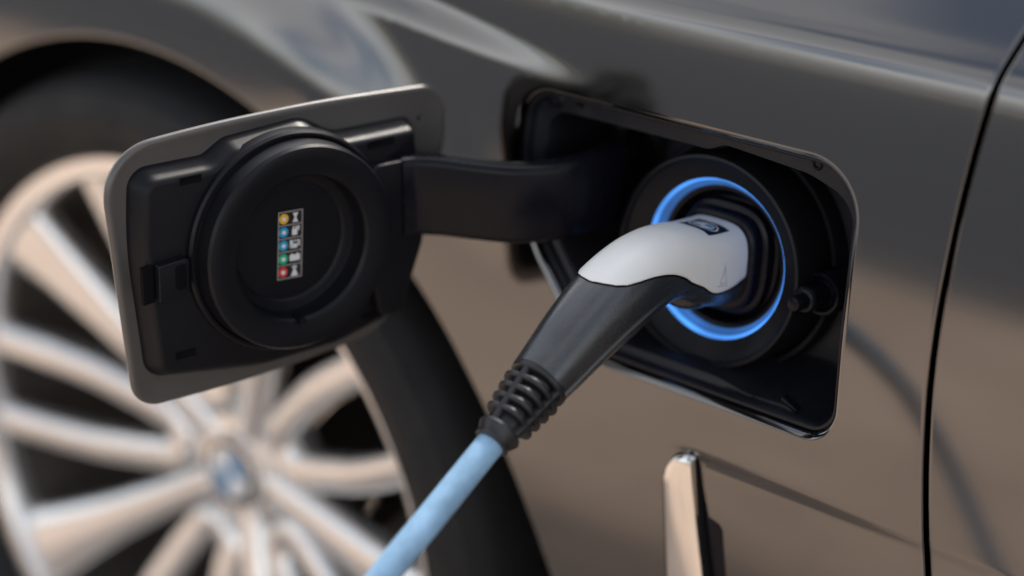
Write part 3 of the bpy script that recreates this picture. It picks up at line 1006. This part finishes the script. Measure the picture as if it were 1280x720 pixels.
for k in range(5):
    zc = -LH + 2 * LH * (k + 0.5) / 5
    d = [(-0.0042 + 0.0029 * math.cos(t), zc + 0.0029 * math.sin(t)) for t in np.linspace(0, 2 * math.pi, 24, endpoint=False)]
    label_piece('label_dot', [d], M[cols[k]], LY + 0.0003)
    d = [(-0.0042 + 0.0012 * math.cos(t), zc + 0.0012 * math.sin(t)) for t in np.linspace(0, 2 * math.pi, 16, endpoint=False)]
    label_piece('label_dot_centre', [d], M['white'], LY + 0.0006)
    x = 0.0030
    if k == 0:      # figure by a post
        sh = [[(x - 0.0022, zc - 0.0030), (x + 0.0022, zc - 0.0030), (x + 0.0009, zc + 0.0002), (x - 0.0009, zc + 0.0002)], rect(x - 0.0006, zc, x + 0.0006, zc + 0.0028), rect(x - 0.0016, zc + 0.0016, x + 0.0016, zc + 0.0024)]
    elif k == 1:    # battery block
        sh = [rect(x - 0.0032, zc - 0.0018, x + 0.0032, zc + 0.0016), rect(x - 0.0022, zc + 0.0016, x - 0.0012, zc + 0.0023), rect(x + 0.0012, zc + 0.0016, x + 0.0022, zc + 0.0023)]
    elif k == 2:    # plug and socket corner
        sh = [rect(x - 0.0032, zc - 0.0022, x + 0.0014, zc + 0.0002), rect(x - 0.0032, zc - 0.0022, x - 0.0012, zc + 0.0024), rect(x + 0.0020, zc - 0.0012, x + 0.0030, zc + 0.0022), rect(x - 0.0004, zc + 0.0016, x + 0.0030, zc + 0.0022)]
    elif k == 3:    # plug with lead
        sh = [rect(x - 0.0019, zc - 0.0024, x + 0.0013, zc + 0.0010), rect(x - 0.0014, zc + 0.0010, x - 0.0007, zc + 0.0026), rect(x + 0.0002, zc + 0.0010, x + 0.0009, zc + 0.0026), rect(x + 0.0016, zc + 0.0002, x + 0.0026, zc + 0.0026)]
    else:           # hourglass-like lamp sign
        sh = [[(x - 0.0017, zc - 0.0026), (x + 0.0017, zc - 0.0026), (x + 0.0004, zc), (x - 0.0004, zc)], [(x - 0.0004, zc), (x + 0.0004, zc), (x + 0.0017, zc + 0.0026), (x - 0.0017, zc + 0.0026)]]
    label_piece('label_icon', sh, M['white'], LY + 0.0003)

# hinge arm: gooseneck band from the flap into the pocket
path = catmull([(-0.1490, -0.0935, 0.027), (-0.1440, -0.0850, 0.027), (-0.1320, -0.0770, 0.027), (-0.1120, -0.0690, 0.027), (-0.0930, -0.0590, 0.027), (-0.0800, -0.0420, 0.027), (-0.0740, -0.0180, 0.027), (-0.0765, 0.0100, 0.027), (-0.0880, 0.0300, 0.027)], 8)
npth = len(path)
def arm_section(i):
    h = 0.0235 - 0.001 * math.sin(math.pi * i / npth)
    t, r = 0.0075, 0.0042
    sec = []
    for cx_, cz_, s0 in ((t - r, h - r, 0), (-t + r, h - r, 90), (-t + r, -h + r, 180), (t - r, -h + r, 270)):
        for k in range(5):
            a = rad(s0 + 90 * k / 4)
            sec.append((cx_ + r * math.cos(a), cz_ + r * math.sin(a)))
    return sec
v, f = sweep(path, arm_section)
link_mesh('hinge_arm', v, f, M['plastic_gloss'], flap, sharp=50)
v, f = lathe([(0.0, -0.030), (0.007, -0.030), (0.007, 0.030), (0.0, 0.030)], 24)
link_mesh('hinge_barrel', v, f, M['plastic'], flap, mtx=Matrix.Translation((-0.0880, 0.0300, 0.027)))

# ------------------------------------------------------------------ charging cable with its connector
GP = 0.0   # plane of the connector: x = 0
cable_root = empty('charging_cable', (0, -0.62, GZ))
cable_root['label'] = 'charging connector with pale grey cap and light blue cable, plugged into the car'
cable_root['category'] = 'charging cable'
# stations: y, z, half width, top, bottom, exponent
ST = np.array([
    (0.012, -0.001, 0.0205, 0.0226, 0.0225, 3.5),
    (-0.010, 0.0010, 0.0212, 0.0228, 0.0225, 3.5),
    (-0.026, 0.0030, 0.0214, 0.0232, 0.0190, 3.3),
    (-0.042, 0.0068, 0.0212, 0.0232, 0.0140, 3.0),
    (-0.057, 0.0098, 0.0208, 0.0225, 0.0140, 2.6),
    (-0.074, 0.0098, 0.0206, 0.0216, 0.0180, 2.4),
    (-0.0954, 0.0048, 0.0202, 0.0207, 0.0207, 2.35),
    (-0.1180, -0.0040, 0.0187, 0.0187, 0.0192, 2.3),
    (-0.1360, -0.0130, 0.0170, 0.0170, 0.0174, 2.2),
    (-0.1500, -0.0200, 0.0157, 0.0157, 0.0157, 2.1)])
def densify(A, n):
    t = np.arange(len(A))
    tt = np.linspace(0, len(A) - 1, n)
    pts = [Vector((A[i, 0], A[i, 1], A[i, 2])) for i in range(len(A))]
    out = []
    P = np.vstack([2 * A[0] - A[1], A, 2 * A[-1] - A[-2]])
    for q in tt:
        i = min(int(q), len(A) - 2)
        u = q - i
        a, b, c, d = P[i], P[i + 1], P[i + 2], P[i + 3]
        out.append(0.5 * ((2 * b) + (c - a) * u + (2 * a - 5 * b + 4 * c - d) * u * u + (3 * b - a - 3 * c + d) * u ** 3))
    return np.array(out)
D = densify(ST, 72)
def spine_frame(i):
    a, b = D[max(i - 1, 0)], D[min(i + 1, len(D) - 1)]
    t = Vector((0, b[0] - a[0], b[1] - a[1])).normalized()
    w = Vector((0, t.z, -t.y))
    if w.z < 0:
        w = -w
    return Vector((0, D[i][0], D[i][1])), w
def sec_point(i, ang, off=0.0):
    """point on the handle at angle from the top (towards +x)"""
    c, w = spine_frame(i)
    hw, ht, hb, n = D[i][2:6]
    s, q = math.sin(ang), math.cos(ang)
    hv = ht if q >= 0 else hb
    x = math.copysign(abs(s) ** (2 / n), s)
    z = math.copysign(abs(q) ** (2 / n), q)
    p = c + Vector((1, 0, 0)) * (hw * x) + w * (hv * z)
    if off:
        d = Vector((1, 0, 0)) * (s / hw) + w * (q / hv)
        d.normalize()
        p += d * off
    return p
NA = 160
levels = []
for i in range(len(D)):
    row = []
    for k in range(NA):
        a = 2 * math.pi * k / NA
        # moulding seam: a small ridge along both flanks, low down
        rr = 0.0
        for c0 in (rad(101), rad(259)):
            rr += 0.0010 * math.exp(-((a - c0) / 0.035) ** 2) * float(sstep(-D[i][0], 0.045, 0.07))
        row.append(sec_point(i, a, rr))
    levels.append(row)
v, f = stack(levels)
handle = link_mesh('handle', v, f, M['handle'], cable_root, sharp=60)
# plug barrel under the handle
v, f = lathe([(0.0, 0.0400), (0.008, 0.0395), (0.0145, 0.0375), (0.0182, 0.034), (0.0200, 0.029), (0.0206, 0.022), (0.0208, 0.0), (0.0208, -0.015)], 64)
link_mesh('plug_barrel', v, f, M['handle'], cable_root, mtx=axis_mtx((0, 0, -0.0025), PN), sharp=50)
# stepped collars where the plug meets the socket
def sq_ring(levels_def):
    L = []
    for y, hw, hh, n in levels_def:
        row = []
        for k in range(96):
            a = 2 * math.pi * k / 96
            s, q = math.sin(a), math.cos(a)
            row.append(PM @ Vector((0, 0, 0)) + Vector((hw * math.copysign(abs(s) ** (2 / n), s), 0, 0)) + (Vector((0, 0.105, 0.9945)) * (hh * math.copysign(abs(q) ** (2 / n), q))) - PN * y)
        L.append(row)
    return stack(L)
v, f = sq_ring([(-0.0010, 0.0205, 0.0225, 3.4), (-0.0012, 0.0232, 0.0256, 3.3), (-0.0004, 0.0246, 0.0270, 3.3), (0.0010, 0.0252, 0.0276, 3.3), (0.0060, 0.0254, 0.0279, 3.3), (0.0068, 0.0248, 0.0273, 3.3)])
link_mesh('plug_collar', v, f, M['plastic_gloss'], cable_root, sharp=40)
v, f = sq_ring([(0.0068, 0.024, 0.026, 3.2), (0.0070, 0.0272, 0.0298, 3.0), (0.0078, 0.0284, 0.0310, 3.0), (0.0140, 0.0292, 0.0318, 2.8), (0.0146, 0.0310, 0.0334, 2.7), (0.0155, 0.0318, 0.0342, 2.6), (0.0250, 0.0320, 0.0344, 2.6)])
link_mesh('plug_collar', v, f, M['plastic_gloss'], cable_root, sharp=40)

# pale cap over the top of the handle
CY = [-0.0018, -0.015, -0.026, -0.031, -0.038, -0.047, -0.057, -0.068, -0.080, -0.088, -0.0945, -0.0985, -0.1010, -0.1025]
CA = [95.0, 102.0, 108.0, 108.0, 101.0, 95.0, 88.0, 76.0, 63.0, 55.0, 46.0, 34.0, 18.0, 1.0]
_cy = np.linspace(0.0018, 0.1025, 300)
_ca = np.interp(_cy, [-c for c in CY], CA)
_cs = np.convolve(np.pad(_ca, 10, mode='edge'), np.ones(21) / 21, 'valid')
_w = np.clip((_cy - 0.080) / 0.012, 0, 1)
_ca = _cs * (1 - _w) + _ca * _w
ys_ = D[:, 0]
def at_y(y):
    """fractional station for a given y (y falls along the handle)"""
    return float(np.interp(-y, -ys_, np.arange(len(D))))
def frac_point(q, ang, off):
    i = int(min(q, len(D) - 2))
    t = q - i
    return sec_point(i, ang, off).lerp(sec_point(i + 1, ang, off), t)
rows = []
seam_r, seam_l = [], []
NC = 56
tt_ = 1 - (1 - np.linspace(0, 1, 150)) ** 1.4
for t in tt_:
    y = -0.0018 - t * (0.1025 - 0.0018)
    amax = rad(interp(-y, _cy, _ca))
    q = at_y(y)
    row = []
    seam_r.append(frac_point(q, amax * 1.0, 0.0002))
    seam_l.append(frac_point(q, -amax * 1.0, 0.0002))
    for k in range(NC + 1):
        u = -1 + 2 * k / NC
        e = 1 - abs(u)
        off = 0.0009
        if e < 1e-6:
            off = -0.0010
        elif e < 2.2 / NC:
            off = 0.0005
        uu = math.copysign(1 - max(0.0, 1 - abs(u)) ** 1.15, u)
        row.append(frac_point(q, uu * amax, off))
    rows.append(row)
# closing edges at both ends
first = [frac_point(at_y(-0.0016), (-1 + 2 * k / NC) * rad(95), -0.001) for k in range(NC + 1)]
rows = [first] + rows
V = [tuple(p) for r in rows for p in r]
F = []
W1 = NC + 1
for i in range(len(rows) - 1):
    for k in range(NC):
        F.append((i * W1 + k, i * W1 + k + 1, (i + 1) * W1 + k + 1, (i + 1) * W1 + k))
cap = link_mesh('cap', V, F, M['cap'], cable_root, sharp=50)
# thin dark joint round the cap
jp = seam_r[:-1:3] + seam_l[:-1:3][::-1]
v, f = sweep(jp, lambda i: circ(0.00050, 8), upv=(0.3, 0.2, 1))
link_mesh('cap_seam', v, f, M['joint_shade'], cap)
# emblem: dark square with a roundel, printed on the flat top of the cap
def on_cap(x, y, off):
    q = at_y(y)
    i = int(min(q, len(D) - 2))
    hw, n = D[i][2], D[i][5]
    s = min(1, abs(x) / hw) ** (n / 2)
    return frac_point(q, math.copysign(math.asin(min(1, s)), x), off)
def cap_patch(name, poly_grid, mats, parent=cap, off=0.0011):
    a = Acc()
    for pl, mi, o in poly_grid:
        a.add([on_cap(p[0], p[1], o) for p in pl], [tuple(range(len(pl)))], mi)
    return link_mesh(name, a.v, a.f, None, parent, mats=mats, fmat=a.m, smooth=False)
EX, EY, EH, EV = 0.0042, -0.0225, 0.0100, 0.0112
plate = []
n = 6
for i in range(n):
    for j in range(n):
        x0, x1 = EX - EH + 2 * EH * i / n, EX - EH + 2 * EH * (i + 1) / n
        y0, y1 = EY - EV + 2 * EV * j / n, EY - EV + 2 * EV * (j + 1) / n
        plate.append(([(x0, y0), (x1, y0), (x1, y1), (x0, y1)], 0, 0.00105))
cap_patch('emblem_plate', plate, [M['navy']])
rd = []
def arc(r, t0, t1, n=8):
    return [(EX + r * math.cos(t0 + (t1 - t0) * k / n), EY + r * math.sin(t0 + (t1 - t0) * k / n)) for k in range(n + 1)]
for q in range(16):
    t0, t1 = 2 * math.pi * q / 16, 2 * math.pi * (q + 1) / 16
    rd.append((arc(0.0084, t0, t1, 3) + arc(0.0076, t0, t1, 3)[::-1], 0, 0.0013))
    rd.append((arc(0.0076, t0, t1, 3) + arc(0.0062, t0, t1, 3)[::-1], 1, 0.0013))
    rd.append((arc(0.0062, t0, t1, 3) + arc(0.0056, t0, t1, 3)[::-1], 0, 0.0013))
for q in range(4):
    rd.append(([(EX, EY)] + arc(0.0056, math.pi / 2 * q, math.pi / 2 * (q + 1)), 0 if q % 2 else 2, 0.0013))
cap_patch('roundel', rd, [M['white'], M['navy'], M['skyblue']])
# small warning sign moulded in the flank of the cap
def flank(y, ang, off=0.00105):
    return frac_point(at_y(y), rad(ang), off)
a = Acc()
def fl_line(p0, p1, w=0.00018):
    (y0, g0), (y1, g1) = p0, p1
    A_, B_ = flank(y0, g0), flank(y1, g1)
    d = (B_ - A_).normalized()
    nrm = Vector((1, 0, 0.4)).normalized()
    sd_ = d.cross(nrm).normalized() * w
    a.add([A_ - sd_, A_ + sd_, B_ + sd_, B_ - sd_], [(0, 1, 2, 3)])
WY = -0.0235
for p0, p1 in (((WY, 84), (WY - 0.0030, 93)), ((WY, 84), (WY + 0.0030, 93)), ((WY - 0.0030, 93), (WY + 0.0030, 93)), ((WY, 80), (WY, 90)), ((WY - 0.005, 95.5), (WY + 0.005, 95.5))):
    fl_line(p0, p1)
link_mesh('warning_mark', a.v, a.f, M['grey_print'], cap, smooth=False)

# strain relief
R0 = Vector((0, -0.1492, -0.0202))
R1 = Vector((0, -0.1845, -0.0395))
rax = (R1 - R0).normalized()
rl = (R1 - R0).length
RMX = axis_mtx(R0, rax, (1, 0, 0))
def rrad(t):
    return 0.0157 + (0.0102 - 0.0157) * t
v, f = lathe([(0.0115, 0.0), (0.0100, 0.006), (0.0086, rl * 0.5), (0.0076, rl * 0.92), (0.0074, rl)], 40)
relief = link_mesh('strain_relief', v, f, M['relief'], cable_root, mtx=RMX)
BAR0 = 92.0
def rib(zc, hw=0.0015):
    prof = [(-0.0042, -hw), (-0.0008, -hw), (-0.0002, -hw * 0.75), (0.0, -hw * 0.3), (0.0, hw * 0.3), (-0.0002, hw * 0.75), (-0.0008, hw), (-0.0042, hw)]
    seg = 72
    v, f = [], []
    for dr, dz in prof:
        for k in range(seg):
            a = 2 * math.pi * k / seg
            r = rrad(zc / rl) + dr + (0.0016 * math.sin(2 * (a - rad(BAR0))) ** 2 if dr > -0.004 else 0)
            v.append((r * math.cos(a), r * math.sin(a), zc + dz))
    n = len(prof)
    for i in range(n):
        for k in range(seg):
            k2, j = (k + 1) % seg, (i + 1) % n
            f.append((i * seg + k, i * seg + k2, j * seg + k2, j * seg + k))
    return link_mesh('relief_rib', v, f, M['relief'], relief, mtx=RMX, sharp=45)
v, f = lathe([(0.0130, -0.0012), (0.0152, -0.0012), (0.0159, -0.0004), (0.0161, 0.0012), (0.0158, 0.0026), (0.0150, 0.0032), (0.0120, 0.0034)], 56)
link_mesh('relief_collar', v, f, M['relief'], relief, mtx=RMX)
for zc in (0.0080, 0.0142, 0.0204, 0.0266):
    rib(zc)
z0 = rl * 0.84
v, f = lathe([(0.0085, z0 - 0.001), (0.0112, z0), (0.0116, z0 + 0.0014), (0.0108, z0 + 0.0032), (0.0096, z0 + 0.0052), (0.0092, z0 + 0.0072), (0.0094, z0 + 0.0082), (0.0088, z0 + 0.0088), (0.0070, z0 + 0.0088)], 56)
link_mesh('relief_collar', v, f, M['relief'], relief, mtx=RMX)
for k in range(4):
    a_ = rad(BAR0 + 90 * k)
    path = []
    for t in np.linspace(0.02, 0.86, 8):
        r = rrad(t) - 0.0014
        path.append(RMX @ Vector((r * math.cos(a_), r * math.sin(a_), rl * t)))
    upn = (RMX.to_3x3() @ Vector((math.cos(a_), math.sin(a_), 0)))
    v, f = sweep(path, lambda i: [(-0.0017, -0.0030), (-0.0017, 0.0010), (-0.0012, 0.0015), (0.0012, 0.0015), (0.0017, 0.0010), (0.0017, -0.0030)], upv=tuple(upn))
    link_mesh('relief_bar', v, f, M['relief'], relief, sharp=50)
# the cable itself, hanging to the ground and running off towards the back of the car
cp = catmull([(0, -0.1700, -0.0316), (0, -0.1845, -0.0395), (0, -0.2270, -0.0620), (-0.001, -0.2700, -0.0862), (-0.003, -0.330, -0.128), (0.0, -0.400, -0.205), (0.02, -0.46, -0.33), (0.06, -0.50, -0.48), (0.14, -0.53, -0.585),
              (0.30, -0.56, GZ + 0.010), (0.55, -0.58, GZ + 0.0085), (1.0, -0.50, GZ + 0.0085), (1.7, -0.62, GZ + 0.0085), (2.6, -0.80, GZ + 0.0085)], 12)
v, f = sweep(cp, lambda i: circ(0.0073, 28), upv=(1, 0.02, 0.01) if False else (1, 0.0, 0.0001))
link_mesh('cable', v, f, M['cable'], cable_root, sharp=80)
